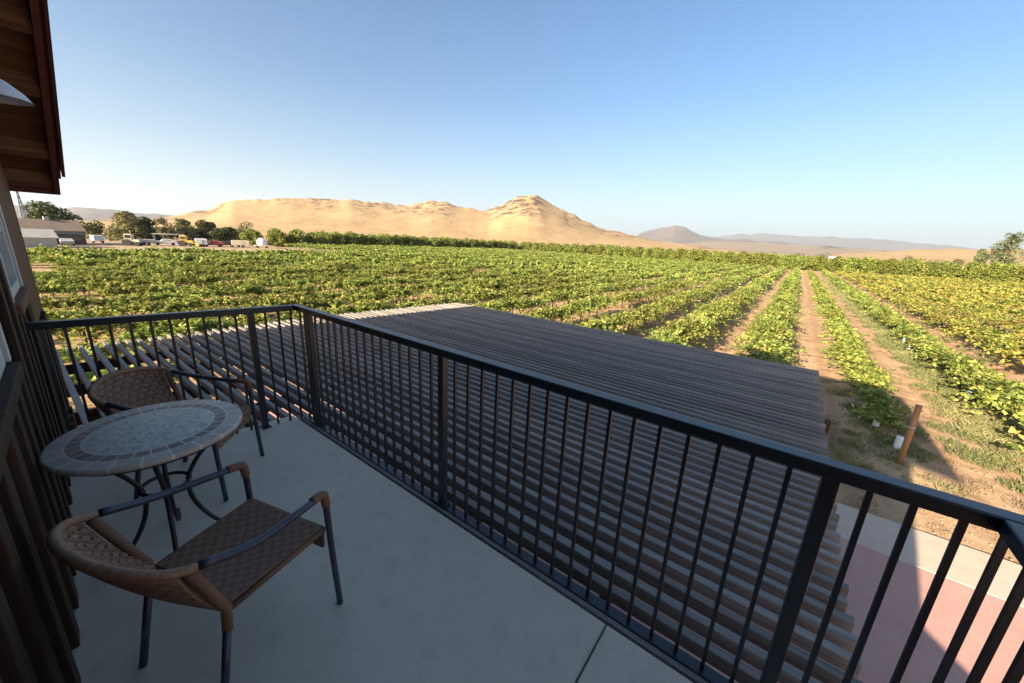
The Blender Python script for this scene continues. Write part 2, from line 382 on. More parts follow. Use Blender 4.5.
def hills(name, prof, Rr, R0, back, mat, n=260, m_=46, rough=1.0, rock=1.0, seed=5, fine=1.0):
    az = np.radians(np.linspace(prof[0][0], prof[-1][0], n)); pa = np.radians([p[0] for p in prof]); pe = [p[1] for p in prof]
    el = np.interp(az, pa, pe)
    k = np.ones(3)/3; el = np.convolve(np.pad(el, 1, 'edge'), k, 'valid')
    jag = vnoise(az*60*fine, 0*az, seed)*.10+vnoise(az*170*fine, 0*az, seed+1)*.05
    el = np.maximum(el, .02); elj = el+jag*2.0*rough*np.clip(el/3, 0, 1)
    H0 = Rr*np.tan(np.radians(el))+4.9; H1 = Rr*np.tan(np.radians(elj))+4.9
    V = []; rk = []
    ts = np.linspace(0, 1, m_)
    for t in ts:
        H = H0+(H1-H0)*t**14; rad = R0+(Rr-R0)*t; prof_t = t**1.8
        X = -np.sin(-az)*rad; Y = np.cos(az)*rad
        gul = (vnoise(X/Rr*42, Y/Rr*42, seed+2)+.5*vnoise(X/Rr*110, Y/Rr*110, seed+3)+.25*vnoise(X/Rr*260, Y/Rr*260, seed+4))*.010*np.sin(np.pi*t**.8)*rough*np.clip(el/2.5, .2, 1)
        V.append(np.stack([X, Y, H*np.clip(prof_t+gul*.9, -.01, None)-1.5*(1-t)], -1)); rk.append((np.clip((t-.60)*4.5, 0, 1)*np.clip(vnoise(az*30*fine, az*0+t*3, seed+7)*1.5+.38, 0, 1)*.9+(np.clip(1-np.abs(np.degrees(az)+36)/5, 0, 1)*np.clip((t-.6)*4, 0, .6) if name == 'hills' else 0)))
    for b, fh in ((1.05, .95), (1.25, .6), (back, -.02)):
        rad = Rr*b; V.append(np.stack([np.sin(az)*rad, np.cos(az)*rad, H*fh], -1)); rk.append(np.zeros_like(az))
    V = np.array(V); a, b_ = V.shape[:2]; idx = np.arange(a*b_).reshape(a, b_)
    Fq = np.stack([idx[:-1, :-1], idx[:-1, 1:], idx[1:, 1:], idx[1:, :-1]], -1).reshape(-1, 4)
    me = np_mesh(name, V.reshape(-1, 3), Fq)
    at = me.attributes.new('rocky', 'FLOAT', 'POINT'); at.data.foreach_set('value', (np.array(rk)*rock).astype(np.float32).ravel())
    for p in me.polygons: p.use_smooth = True
    return tag(link(name, me, mat), None, None, kind='structure')
hills('hills', [(-84, .1), (-80, .45), (-78.7, .7), (-75, 1.75), (-72.7, 3.0), (-69.5, 3.3), (-66.5, 3.9), (-63.2, 4.0), (-59.6, 4.5), (-55.8, 4.2), (-52, 4.3), (-49.1, 4.9),
      (-47, 4.85), (-44.9, 4.5), (-42.5, 4.2), (-40.6, 4.25), (-38.5, 5.5), (-36.5, 6.2), (-34.9, 6.5), (-33.3, 6.2), (-32, 5.5), (-29, 4.1), (-24.6, 2.5), (-19, 1.45), (-15, .95), (-11, .6), (-6, .2), (-2, .05)],
      1500, 620, 1.7, M['hill'], 420, 60, 1.0, 1.0, 5)
hills('low_golden_hills', [(2, .02), (4, .55), (7, .85), (9, 1.15), (11, 1.3), (14, 1.5), (18, 1.7), (24, 1.9), (30, 1.6)], 1700, 700, 1.6, M['hill'], 120, 24, .6, .5, 15)
hills('mountain', [(-21, .4), (-19, 2.0), (-17, 2.5), (-15.8, 2.9), (-14.6, 3.1), (-13.4, 2.75), (-12, 2.3), (-10.2, 1.9), (-7, 1.65), (-3, 1.5), (0, 1.2), (3, 1.0)], 6500, 3500, 1.4, M['mount'], 200, 30, 1.0, .8, 25)
hills('far_plain_hills', [(-16, .5), (-10, 1.2), (-6, 1.35), (-2, 1.3), (3, 1.2), (8, 1.0), (12, .8), (18, .6), (30, .5)], 4300, 1900, 1.4, M['plain'], 200, 24, .8, 1.0, 35)
hills('far_mountains', [(-14, 1.2), (-9, 2.0), (-7, 2.35), (-4.7, 2.4), (-1, 2.3), (2.2, 2.25), (5, 2.15), (7.9, 2.05), (10, 1.8), (12.2, 1.55), (15, 1.2), (20, .9), (30, .6)], 13500, 9000, 1.25, M['mount'], 240, 24, .8, .6, 45)
hills('left_mountains', [(-110, .6), (-95, .9), (-90, .95), (-86, 1.0), (-84.4, 1.25), (-83, 1.15), (-81, 1.0), (-78, .95), (-74, .7), (-70, .3)], 5600, 3000, 1.4, M['mount'], 160, 30, 1.0, .5, 55, 1.5)

# ------------------------------------------------------------------ house: wall, roof, windows
HO = Vector((0, -.27, 0)); ha = math.atan(.064)
def hw(x, y, z):          # wall frame -> world: x along the wall, y out of it
    return Vector((HO.x+x*math.cos(ha)+y*math.sin(ha), HO.y-x*math.sin(ha)+y*math.cos(ha), z))
def wbox(bm, x0, x1, y0, y1, z0, z1, bev=0):
    b = bmesh.new(); box(b, x0, x1, y0, y1, z0, z1, bev)
    mp_ = {v: bm.verts.new(hw(*v.co)) for v in b.verts}
    for f in b.faces: bm.faces.new([mp_[v] for v in f.verts])
    b.free()
house = thing('house', 'dark brown board and batten house with gabled overhanging roof beside the balcony', 'house', HO)
XL, XR = -5.95, 1.25
SL = .766; EX, EZ = -6.22, 5.16       # eave end: x and underside z;  roof rises with +x
RX = -3.55; RZ = EZ+(RX-EX)*SL
def roof_z(x): return EZ+(x-EX)*SL if x < RX else RZ-(x-RX)*.145
bm = bmesh.new()
ow = [(-4.42, -3.60, 4.42, 5.22), (-2.74, -1.50, 4.27, 5.40)]      # window openings x0,x1,z0,z1
xs = sorted({XL, XR, RX, *[o[0] for o in ow], *[o[1] for o in ow]})
for a, b in zip(xs, xs[1:]):
    op = [o for o in ow if o[0] <= a+1e-6 and o[1] >= b-1e-6]
    spans = [(0, op[0][2]), (op[0][3], None)] if op else [(0, None)]
    for z0, z1 in spans:
        za, zb = (roof_z(a)+.02, roof_z(b)+.02) if z1 is None else (z1, z1)
        q = [(a, z0), (b, z0), (b, zb), (a, za)]
        fr = [bm.verts.new(hw(x, 0, z)) for x, z in q]; bk = [bm.verts.new(hw(x, -.18, z)) for x, z in q]
        bm.faces.new(fr); bm.faces.new(bk[::-1])
        for i in range(4): bm.faces.new((fr[i], bk[i], bk[(i+1) % 4], fr[(i+1) % 4]))
# side walls and the back
bm2 = bmesh.new()
wbox(bm, XL, XL+.18, -5.79, -.182, 0, EZ+.1); wbox(bm, XR-.18, XR, -1.1, -.182, 0, roof_z(XR)+.14); wbox(bm, .2, .38, -5.79, -1.101, 0, roof_z(XR)+.14); wbox(bm, .381, XR-.181, -1.1, -.92, 0, roof_z(XR)+.14); 
def gwall(bm, x0, x1, y0, y1):
    for a, b in ((x0, RX), (RX, x1)):
        fr = [bm.verts.new(hw(x, y1, z)) for x, z in ((a, 0), (b, 0), (b, roof_z(b)+.145), (a, roof_z(a)+.145))]; bk = [bm.verts.new(hw(x, y0, z)) for x, z in ((a, 0), (b, 0), (b, roof_z(b)+.145), (a, roof_z(a)+.145))]
        bm.faces.new(fr); bm.faces.new(bk[::-1])
        for i in range(4): bm.faces.new((fr[i], bk[i], bk[(i+1) % 4], fr[(i+1) % 4]))
gwall(bm, XL, .38, -5.98, -5.8)
# battens
x = XL+.10; i = 0
while x < XR-.1:
    w = .085+.02*random.random(); d = .032+.012*random.random()
    segs = [(0, 3.0), (3.215, roof_z(x)-.03 if x > -4.48 else 4.02)]
    for o in ow:
        if o[0]-.07 < x+w and x < o[1]+.12:
            segs = [(0, 3.0), (3.215, o[2]-.07), (o[3]+.08, roof_z(x)-.03)]
    for z0, z1 in segs:
        if z1-z0 > .1: wbox(bm, x, x+w, .002, d, z0, z1, .004)
    x += .235+.03*random.random(); i += 1
obj('wall', bm, M['wall'], house, world=True); bm2.free()
# water table board and corner board
bm = bmesh.new(); wbox(bm, XL-.022, XL+.11, -.10, .018, 0, EZ+.10, .004); wbox(bm, XL+.112, -4.475, .002, .016, 4.05, EZ+.9, .003); obj('corner_board', bm, M['trim'], house, world=True)
for (x0, x1, z0, z1), nm in zip(ow, ('a', 'b')):
    bm = bmesh.new()
    for a in ((x0-.05, x0, z0, z1+.05), (x1, x1+.05, z0, z1+.05), (x0, x1, z1, z1+.05)): wbox(bm, a[0], a[1], -.04, .024, a[2], a[3], .004)
    wbox(bm, x0+.04, x0+.10, -.09, .012, z0, z1); wbox(bm, x1-.10, x1-.04, -.09, .012, z0, z1)
    wbox(bm, x0+.10, x1-.10, -.09, .012, z1-.06, z1); wbox(bm, x0+.10, x1-.10, -.09, .012, z0, z0+.06); wbox(bm, x0+.10, x1-.10, -.085, .006, (z0+z1)/2-.02, (z0+z1)/2+.02)
    wn = thing('window', None, None, (0, 0, 0)); wn.parent = house; wn.location = (0, 0, 0)
    del_keys = [k for k in ('label', 'category') if k in wn]
    for k in del_keys: del wn[k]
    o = obj('frame', bm, M['frame'], wn); o.location = -HO
    bm = bmesh.new(); wbox(bm, x0+.05, x1-.05, -.06, -.05, z0+.02, z1-.02); o = obj('pane', bm, M['glass'], wn); o.location = -HO
    bm = bmesh.new(); wbox(bm, x0-.02, x1+.10, .001, .050, z0-.068, z0-.004, .006); o = obj('sill', bm, M['wall'] if nm == 'b' else M['trim'], wn); o.location = -HO
# roof: boards underneath, fascia, metal edge
FY = .455
bm = bmesh.new()
def roofplane(bm, x0, x1, y0, y1, off, th):
    q = [(x0, roof_z(x0)+off), (x1, roof_z(x1)+off)] if x1 <= RX+1e-6 or x0 >= RX-1e-6 else None
    lo = [bm.verts.new((x, y, z)) for x, z in q for y in (y0, y1)]; hi = [bm.verts.new((x, y, z+th)) for x, z in q for y in (y0, y1)]
    for f in ((lo[0], lo[1], lo[3], lo[2]), (hi[0], hi[2], hi[3], hi[1]), (lo[0], lo[2], hi[2], hi[0]), (lo[1], hi[1], hi[3], lo[3]), (lo[0], hi[0], hi[1], lo[1]), (lo[2], lo[3], hi[3], hi[2])):
        bm.faces.new(f)
def dx(x): return x
roofplane(bm, EX, RX, -6.2, FY+.03, .135, .03); roofplane(bm, RX, XR+.15, -6.2, FY+.03, .135, .03)
roof = obj('roof', bm, M['fascia'], house, world=True)
bm = bmesh.new()
xx = EX+.03
while xx < RX-.05:
    x1 = min(xx+.19, RX); roofplane(bm, xx, x1-.006, -1.2, FY-.04, .105, .026); xx = x1
sf = obj('soffit', bm, M['soffit'], house, world=True); 
bm = bmesh.new()
for xx in (-6.18, -5.86, -5.30, -4.86, -4.45, -4.0):
    roofplane(bm, xx, xx+.055, -1.0, FY-.042, .0, .103)
obj('lookout', bm, M['soffit'], house, world=True)
bm = bmesh.new(); roofplane(bm, EX-.0, RX, FY-.04, FY, -.02, .152); roofplane(bm, RX, XR+.15, FY-.04, FY, -.02, .152)
roofplane(bm, EX-.03, EX-.001, -6.2, FY, .0, .13)
obj('fascia', bm, M['fascia'], house, world=True)
bm = bmesh.new(); roofplane(bm, EX+.08, RX, FY+.032, FY+.055, .09, .085); roofplane(bm, RX, XR+.15, FY+.032, FY+.055, .09, .085)
obj('roof_edge', bm, M['fascia'], house, world=True)
# rear wing and low lean-to at the right end (unseen; shaped for their shadows on pergola and patio)
bm = bmesh.new(); box(bm, -10.5, -6.3, -9.4, -3.5, 0, 7.55); box(bm, -6.299, -3.8, -9.39, -9.25, 0, 7.5); box(bm, -6.298, -3.6, -9.2, -3.5, 5.6, 7.55)
obj('rear_wing', bm, M['wall'], house, world=True)
bm = bmesh.new()
q = [(1.26, 2.62), (2.75, 1.95)]
for y0, y1 in ((-6.5, -.40),):
    lo = [bm.verts.new((x, y, 0)) for x, z in q for y in (y0, y1)]; hi = [bm.verts.new((x, y, z)) for x, z in q for y in (y0, y1)]
    for f in ((lo[0], lo[1], lo[3], lo[2]), (hi[0], hi[2], hi[3], hi[1]), (lo[0], lo[2], hi[2], hi[0]), (lo[1], hi[1], hi[3], lo[3]), (lo[0], hi[0], hi[1], lo[1]), (lo[2], lo[3], hi[3], hi[2])): bm.faces.new(f)
obj('lean_to', bm, M['wall'], house, world=True)

# barn lamp on a gooseneck arm
LC = Vector((-4.05, .095, 5.585))
lamp = thing('wall_lamp', 'pale galvanised barn lamp on gooseneck arm under the eave', 'lamp', LC)
bm = bmesh.new(); lathe(bm, [(.185, 0), (.180, .006), (.155, .05), (.10, .11), (.066, .135), (.055, .23), (.03, .25), (.001, .252)], 36, cap=False)
lathe(bm, [(.184, .001), (.150, .046), (.095, .105), (.001, .125)], 36, cap=False)
obj('lamp_shade', bm, M['lamp'], lamp, True)
bm = bmesh.new(); w0 = -.27-.064*LC.x - LC.y
tube(bm, spline([(0, 0, .245), (0, -.03, .37), (0, -.14, .39), (0, w0+.02, .26), (0, w0, .25)], 20), .011, 8); obj('arm', bm, M['lamp'], lamp, True); lamp.scale = (.85, 1, .85)

# ------------------------------------------------------------------ balcony floor and railing
FZ = 3.2
def wy(x): return -.27-.064*x+.002
def slab(bm, x0, x1, z0, z1, y1):
    vs = [bm.verts.new((x, y, z)) for z in (z0, z1) for x, y in ((x0, wy(x0)), (x1, wy(x1)), (x1, y1(x1)), (x0, y1(x0)))]
    fc = [bm.faces.new([vs[i] for i in f]) for f in ((3, 2, 1, 0), (4, 5, 6, 7), (0, 1, 5, 4), (1, 2, 6, 5), (2, 3, 7, 6), (3, 0, 4, 7))]
    bmesh.ops.bevel(bm, geom=[e for e in fc[1].edges], offset=.006, segments=2, affect='EDGES')
bm = bmesh.new()
FX0 = lambda y: -3.78+.17*(y+.03)/1.46
def slab2(bm, pts, z0, z1):
    lo = [bm.verts.new((x, y, z0)) for x, y in pts]; hi = [bm.verts.new((x, y, z1)) for x, y in pts]; n = len(pts)
    bm.faces.new(lo[::-1]); top = bm.faces.new(hi)
    for i in range(n): bm.faces.new((lo[i], lo[(i+1) % n], hi[(i+1) % n], hi[i]))
    bmesh.ops.bevel(bm, geom=list(top.edges), offset=.006, segments=2, affect='EDGES')
YE = 1.385
slab2(bm, [(-3.74, wy(-3.74)), (-.397, wy(-.397)), (-.397, YE), (-3.57, YE)], FZ-.14, FZ)
slab2(bm, [(-.389, wy(-.389)), (.60, wy(.60)), (.60, YE), (-.389, YE)], FZ-.14, FZ)
box(bm, -3.5, .58, .0, YE-.02, FZ-.20, FZ-.145)
tag(obj('floor', bm, M['floor']), None, None, kind='structure')

rail = thing('railing', 'dark blue black metal balcony railing with square balusters', 'railing', (0, 0, FZ))
RY = 1.462; c0 = Vector((-3.45, RY, 0)); c1 = Vector((.575, RY, 0)); e0 = Vector((-3.735, -.045, 0)); e1 = Vector((.575, wy(.575), 0))
runs = [(e0, c0), (c0, c1), (c1, e1)]
TOP = 1.07
for a, b in runs:
    d = (b-a).normalized(); ext = .024
    A = a - d*(ext if a in (c0, c1) and False else 0); B = b + d*0
    bm = bmesh.new()
    A2 = a+Vector((0, 0, TOP-.02)); B2 = b+Vector((0, 0, TOP-.02))
    if b is c1: B2 = B2+d*.030
    if a is c0: A2 = A2-d*.030
    if a is e0: B2 = B2-d*.031
    if a is c1: A2 = A2+d*.031
    beam(bm, A2, B2, .060, .046, bev=.005); obj('top_rail', bm, M['railm'], rail)
    bm = bmesh.new(); z = -.015; off = Vector((0, 0, 0))
    A3 = a+Vector((0, 0, z)); B3 = b+Vector((0, 0, z))
    if a is e0: B3 = B3-d*.031
    if a is c1: A3 = A3+d*.031
    beam(bm, A3, B3, .060, .026, bev=.003); obj('bottom_rail', bm, M['railm'], rail)
def post(p):
    bm = bmesh.new(); box(bm, p.x-.022, p.x+.022, p.y-.022, p.y+.022, -.12, TOP-.042, .003); obj('post', bm, M['railm'], rail)
    bm = bmesh.new(); box(bm, p.x-.05, p.x+.05, p.y-.034, p.y+.034, .0, .010, .002)
    for sx in (-.038, .038): tube(bm, [(p.x+sx, p.y+.02, .008), (p.x+sx, p.y+.02, .018)], .006, 6)
    obj('base_plate', bm, M['railm'], rail)
def balu(p):
    bm = bmesh.new(); s = .0075; box(bm, p.x-s, p.x+s, p.y-s, p.y+s, .002, TOP-.042); obj('baluster', bm, M['railm'], rail)
posts = [-3.235, -1.585, .212]
for x in posts: post(Vector((x, RY, 0)))
def between(a, b, n):
    for k in range(1, n): balu(Vector((a+(b-a)*k/n, RY, 0)))
balu(Vector((-3.40, RY, 0))); balu(Vector((-3.32, RY, 0)))
between(posts[0], posts[1], 16); between(posts[1], posts[2], 17)
for x in (.305, .400, .497, .566): balu(Vector((x, RY if x < .56 else RY-.02, 0)))
dl = (c0-e0)
ys = [.05, .145, .242, .34, .437, .54, .64, .735, .83, .925, 1.025, None, 1.225, 1.32, 1.41]
for y in ys:
    yy = 1.125 if y is None else y; p = e0+dl*((yy-e0.y)/dl.y)
    (post if y is None else balu)(p)
for k in range(1, 15): balu(c1+(e1-c1)*(k*.108/(e1-c1).length) - Vector((0, .02, 0)))
# edge fascia below the slab
bm = bmesh.new(); box(bm, -3.55, .60, YE+.018, YE+.044, FZ-.26, FZ-.006, .003); bal = obj('balcony_edge', bm, M['slat'])
tag(bal, 'weathered grey timber edge board along the balcony floor under the railing', 'edge board')

# ------------------------------------------------------------------ pergola
perg = thing('pergola', 'large weathered timber pergola with closely set roof slats below the balcony', 'pergola', (0, 0, 0))
PZ = 2.7; y = .22
k = 0
while y < 9.40:
    bm = bmesh.new(); j = lambda s: random.uniform(-s, s)
    a = Vector((-10.1+j(.05)+max(0, (y-5)*.13), y+j(.006), PZ-.047+j(.004))); b = Vector((.70+j(.018), y+j(.006), PZ-.047+j(.004)))
    if y > 9.2: b.x = .72
    beam(bm, a, b, .058+j(.004), .094, bev=.004); obj('slat', bm, M['slat'], perg); y += .1525; k += 1
for x in np.arange(-9.2, .6, 1.225):
    bm = bmesh.new(); beam(bm, (x, .0, PZ-.18), (x, 9.30, PZ-.18), .05, .165, bev=.004); obj('rafter', bm, M['beamw'], perg)
for yb in (1.75, 7.3):
    bm = bmesh.new(); beam(bm, (-10.0, yb, PZ-.375), (.86, yb, PZ-.375), .14, .22, bev=.006); obj('beam', bm, M['beamw'], perg)
    for x in (-9.6, -6.3, -3.0, .3):
        bm = bmesh.new(); box(bm, x-.075, x+.075, yb-.075, yb+.075, 0.05, PZ-.487, .006); obj('post', bm, M['beamw'], perg)

# ------------------------------------------------------------------ bistro table
tb = thing('bistro_table', 'round bistro table with pale stone mosaic top and curled black iron legs', 'table', (-2.365, .285, FZ))
bm = bmesh.new(); lathe(bm, [(.001, .700), (.335, .700), (.352, .706), (.355, .716), (.352, .727), (.345, .731), (.001, .731)], 64, cap=False); obj('tabletop', bm, M['mosaic'], tb, True)
bm = bmesh.new(); lathe(bm, [(.30, .682), (.318, .682), (.318, .699), (.30, .699), (.30, .682)], 48, cap=False); obj('apron_ring', bm, M['ironm'], tb, True)
for kk in range(4):
    a = R(-12+90*kk); ca, sa = math.cos(a), math.sin(a)
    P = [(.25, .69), (.215, .62), (.125, .50), (.085, .40), (.095, .28), (.15, .15), (.225, .055), (.275, .022), (.305, .045), (.296, .072), (.275, .066), (.277, .048)]
    bm = bmesh.new(); tube(bm, spline([(r*ca, r*sa, z) for r, z in P], 60), .0105, 8); obj('leg', bm, M['ironm'], tb, True)
bm = bmesh.new(); tube(bm, [(.095*math.cos(t), .095*math.sin(t), .42) for t in np.linspace(0, 2*math.pi, 33)], .009, 8); obj('brace_ring', bm, M['ironm'], tb, True)

# ------------------------------------------------------------------ woven armchairs
def weave_sheet(fn, nu, nv, su, sv, amp=.006, th=.012):
    """plaited sheet: nu x nv cells, over-and-under strands raised along the normal"""
    r = 7; a, b = nu*r+1, nv*r+1; V = np.zeros((b, a, 3))
    U = np.linspace(0, 1, a); Vv = np.linspace(0, 1, b)
    P = np.array([[fn(u, v) for u in U] for v in Vv])
    du = np.gradient(P, axis=1); dv = np.gradient(P, axis=0); N = np.cross(du, dv); N /= np.linalg.norm(N, axis=2)[..., None]+1e-9
    uu, vv = np.meshgrid(U*nu, Vv*nv); chk = ((np.floor(uu-1e-6)+np.floor(vv-1e-6)) % 2)
    fu = np.abs(np.sin(np.pi*uu)); fv = np.abs(np.sin(np.pi*vv))
    h = np.where(chk > 0, fv**.6*(.35+.65*fu), fu**.6*(.35+.65*fv))*amp
    T = P+N*h[..., None]; B = P-N*th
    idx = np.arange(a*b).reshape(b, a)
    f1 = np.stack([idx[:-1, :-1], idx[:-1, 1:], idx[1:, 1:], idx[1:, :-1]], -1).reshape(-1, 4); f2 = f1[:, ::-1]+a*b
    iu, iv = np.meshgrid(np.arange(a-1), np.arange(b-1)); hol = (np.isin(iu % r, (0, r-1)) & np.isin(iv % r, (0, r-1)) & (iu > 1) & (iu < a-3) & (iv > 1) & (iv < b-3)).ravel()
    edge = list(idx[0])+list(idx[1:, -1])+list(idx[-1, -2::-1])+list(idx[-2:0:-1, 0]); e = np.array(edge); e2 = np.roll(e, -1)
    f3 = np.stack([e2, e, e+a*b, e2+a*b], -1)
    ck = chk[:-1, :-1].ravel(); tn = np.where(ck > 0, .62, .42)+np.random.default_rng(int(nu*nv)).normal(0, .06, len(ck))
    return np_mesh('woven', np.concatenate([T.reshape(-1, 3), B.reshape(-1, 3)]), np.concatenate([f1[~hol], f2, f3]), np.concatenate([tn[~hol], tn, np.full(len(f3), .5)]))
SH = .43                                  # seat height
def roll(t):                              # back roll from the left arm joint round to the right
    a = math.pi*(t); return Vector((-.272*math.cos(a), -.245-.155*math.sin(a)**.85, .700+.070*math.sin(a)))
def make_chair(label, loc, rz):
    t = thing('armchair', label, 'chair', loc, rz, 'woven armchairs at the bistro table')
    def seat_fn(u, v):
        y = .235-.385*v; w = .225-.02*v; return ((u*2-1)*w, y, SH-.012*math.sin(math.pi*u)*math.sin(math.pi*v)-.02*v)
    me = weave_sheet(seat_fn, 16, 16, 0, 0, .012); o = link('seat', me, M['woven'], t)
    bm = bmesh.new()                       # wrapped rails round the seat, deep skirt in front
    for s in (-1, 1): tube(bm, [(s*.232, .235, SH-.006), (s*.212, -.15, SH-.026)], .012, 10)
    tube(bm, [(-.232, .24, SH-.004), (.232, .24, SH-.004)], .012, 10); tube(bm, [(-.215, -.155, SH-.026), (.215, -.155, SH-.026)], .012, 10)
    obj('seat_rail', bm, M['wrap'], t, True)
    def skirt(u, v): return ((u*2-1)*.228, .246-.01*v, SH-.012-.085*v)
    o = link('skirt', weave_sheet(skirt, 14, 3, 0, 0, .009, .006), M['woven'], t)
    def back(u, v):
        a = u*.86+.07; p = roll(a); q = Vector(((u*2-1)*.205, -.160-.035*math.sin(math.pi*u), SH-.015))
        p = p+Vector((0, 0, -.01)); s = p.lerp(q, v); bul = math.sin(math.pi*v)*.012; return (s.x, s.y-bul, s.z)
    me = weave_sheet(back, 18, 12, 0, 0, .010); link('backrest', me, M['woven'], t)
    bm = bmesh.new(); tube(bm, [roll(x) for x in np.linspace(0.0, 1.0, 33)], [.0135+.003*math.sin(math.pi*x) for x in np.linspace(0, 1, 33)], 12); obj('back_roll', bm, M['wicker'], t, True)
    for s in (-1, 1):
        bm = bmesh.new(); tube(bm, spline([(s*.262, .265, 0), (s*.256, .252, .30), (s*.252, .245, .56), (s*.252, .235, .60)], 12), .0135, 10); obj('leg', bm, M['chairm'], t, True)
        bm = bmesh.new(); tube(bm, spline([(s*.252, .225, .618), (s*.268, .10, .628), (s*.285, -.08, .650), (s*.274, -.235, .698)], 16), .0145, 10); obj('arm', bm, M['chairm'], t, True)
        bm = bmesh.new(); tube(bm, spline([(s*.252, .246, .555), (s*.252, .243, .59), (s*.252, .236, .615), (s*.254, .205, .622), (s*.258, .175, .625)], 14), .018, 10); obj('arm_wrap', bm, M['wrap'], t, True)
        bm = bmesh.new(); tube(bm, [(s*.238, -.245, 0), (s*.224, -.170, SH-.06)], .0135, 10); obj('leg', bm, M['chairm'], t, True)
        bm = bmesh.new(); tube(bm, [(s*.223, -.172, SH-.09), (s*.224, -.166, SH-.0), (s*.262, -.262, .695)], .017, 10); obj('back_post', bm, M['wrap'], t, True)
    return t
make_chair('brown woven armchair in front of the table, nearer the camera, back to the wall', (-1.61, .340, FZ), R(16))
make_chair('brown woven armchair behind the table, turned towards the far railing corner', (-3.02, .555, FZ), R(-42))

# ------------------------------------------------------------------ leaves, vines, trees
def leaf_quads(P, size, rng, upbias=.55, droop=None, elong=1.15):
    n = len(P); N = rng.normal(size=(n, 3)); N /= np.linalg.norm(N, axis=1)[:, None]; N[:, 2] = np.abs(N[:, 2])+upbias
    N /= np.linalg.norm(N, axis=1)[:, None]
    A = rng.normal(size=(n, 3)); A -= N*(A*N).sum(1)[:, None]; A /= np.linalg.norm(A, axis=1)[:, None]; B = np.cross(N, A)
    s = (size*rng.uniform(.6, 1.25, n))[:, None] if np.ndim(size) == 0 else size[:, None]
    fold = N*s*.22
    V = np.stack([P-A*s*.5*elong, P+B*s*.55+fold, P+A*s*.62*elong, P-B*s*.55+fold], 1)
    return V.reshape(-1, 3)
def quads(n): return np.arange(n*4).reshape(-1, 4)
def vine_points(rng, canes, per, length=2.2, width=1.0, height=1.6, base=.95, lmax=1.45):
    P = []; T = []
    for c in range(canes):
        y0 = rng.uniform(-length/2, length/2); ang = rng.normal(0, .78); L = rng.uniform(.45, 1)*lmax
        d = np.array([np.sin(ang), rng.normal(0, .45), np.cos(ang)+.25]); d /= np.linalg.norm(d)
        s = np.linspace(.08, 1, per)*L; s = s+rng.uniform(-.04, .04, per)
        g = rng.uniform(.15, .75)
        q = np.stack([s*d[0]*width/.9, y0+s*d[1], base*.85+s*d[2]*.72-g*s*s], 1)+rng.normal(0, .05, (per, 3))
        q[:, 2] = np.clip(q[:, 2], .10, height*1.15); P.append(q)
        tb_ = rng.uniform(.1, .85); T.append(np.clip(tb_+rng.normal(0, .11, per), 0, 1))
    return np.concatenate(P), np.concatenate(T)
def vine_variant(seed, canes, per, leaf, **kw):
    r = np.random.default_rng(seed); P, T = vine_points(r, canes, per, **kw); return leaf_quads(P, leaf, r), T
def trunk_bm(h=.9, arm=1.0, r=.035):
    bm = bmesh.new(); tube(bm, [(0, 0, -.05), (.02, .01, h*.5), (0, 0, h)], [r*1.2, r, r*.9], 7)
    tube(bm, [(0, 0, h*.97), (0, arm*.5, h+.04), (.01, arm, h+.02)], [r*.7, r*.6, r*.4], 6); tube(bm, [(0, 0, h*.97), (.01, -arm*.5, h+.03), (0, -arm, h+.03)], [r*.7, r*.6, r*.4], 6)
    bmesh.ops.recalc_face_normals(bm, faces=bm.faces); me = bpy.data.meshes.new('trunk'); bm.to_mesh(me); bm.free(); me.materials.append(M['bark']); return me
def mk(seed, mat, canes, per, leaf, **kw):
    V, T = vine_variant(seed, canes, per, leaf, **kw); me = np_mesh('foliage', V, quads(len(T)), T); me.materials.append(mat); return me
TR = trunk_bm(); TRY = trunk_bm(.45, .3, .018)
VAR = {'g': [mk(100+i, M['vine'], 84, 27, .108, length=2.1, width=1.02, height=1.75, base=1.02, lmax=1.5) for i in range(7)],
       'y': [mk(200+i, M['vine_y'], 80, 26, .110, width=1.2, height=1.5, base=.92, length=2.2) for i in range(6)],
       'd': [mk(250+i, M['vine'], 64, 24, .112, width=1.05, height=1.2, base=.75, lmax=1.15) for i in range(4)],
       'n': [mk(300+i, M['vine_n'], 50, 18, .115, width=1.15, height=.85, base=.45, lmax=1.05) for i in range(5)]}
INFO = {'g': ('bushy green grapevine sprawling over its trellis in the vineyard rows', 'green grapevines in rows'),
        'y': ('yellowing grapevine with straw tinted leaves in the right hand vineyard block', 'yellowing grapevines at the right'),
        'd': ('low dark green grapevine beside the wide dirt track on the right', 'low grapevines beside the dirt track'),
        'n': ('low bright lime green young grapevine between the two dirt tracks', 'young grapevines between the tracks')}
def w2px(p):
    d = Vector(p)-CAM; z = d.dot(fw)
    if z < .1: return None
    return 512+F_PX*d.dot(r2)/z, 341.5-F_PX*d.dot(u2)/z
def seen(x, y):
    p = w2px((x, y, 1.4))
    if p is None or not (-25 < p[0] < 1050 and 0 < p[1] < 700): return False
    d = Vector((x, y, 1.7))-CAM; t = (2.7-4.9)/d.z; c = CAM+d*t
    if t < 1 and -10.2 < c.x < .72 and .1 < c.y < 9.4: return False
    if p[0] < 40 and x > -60: return False
    return True
sites = []
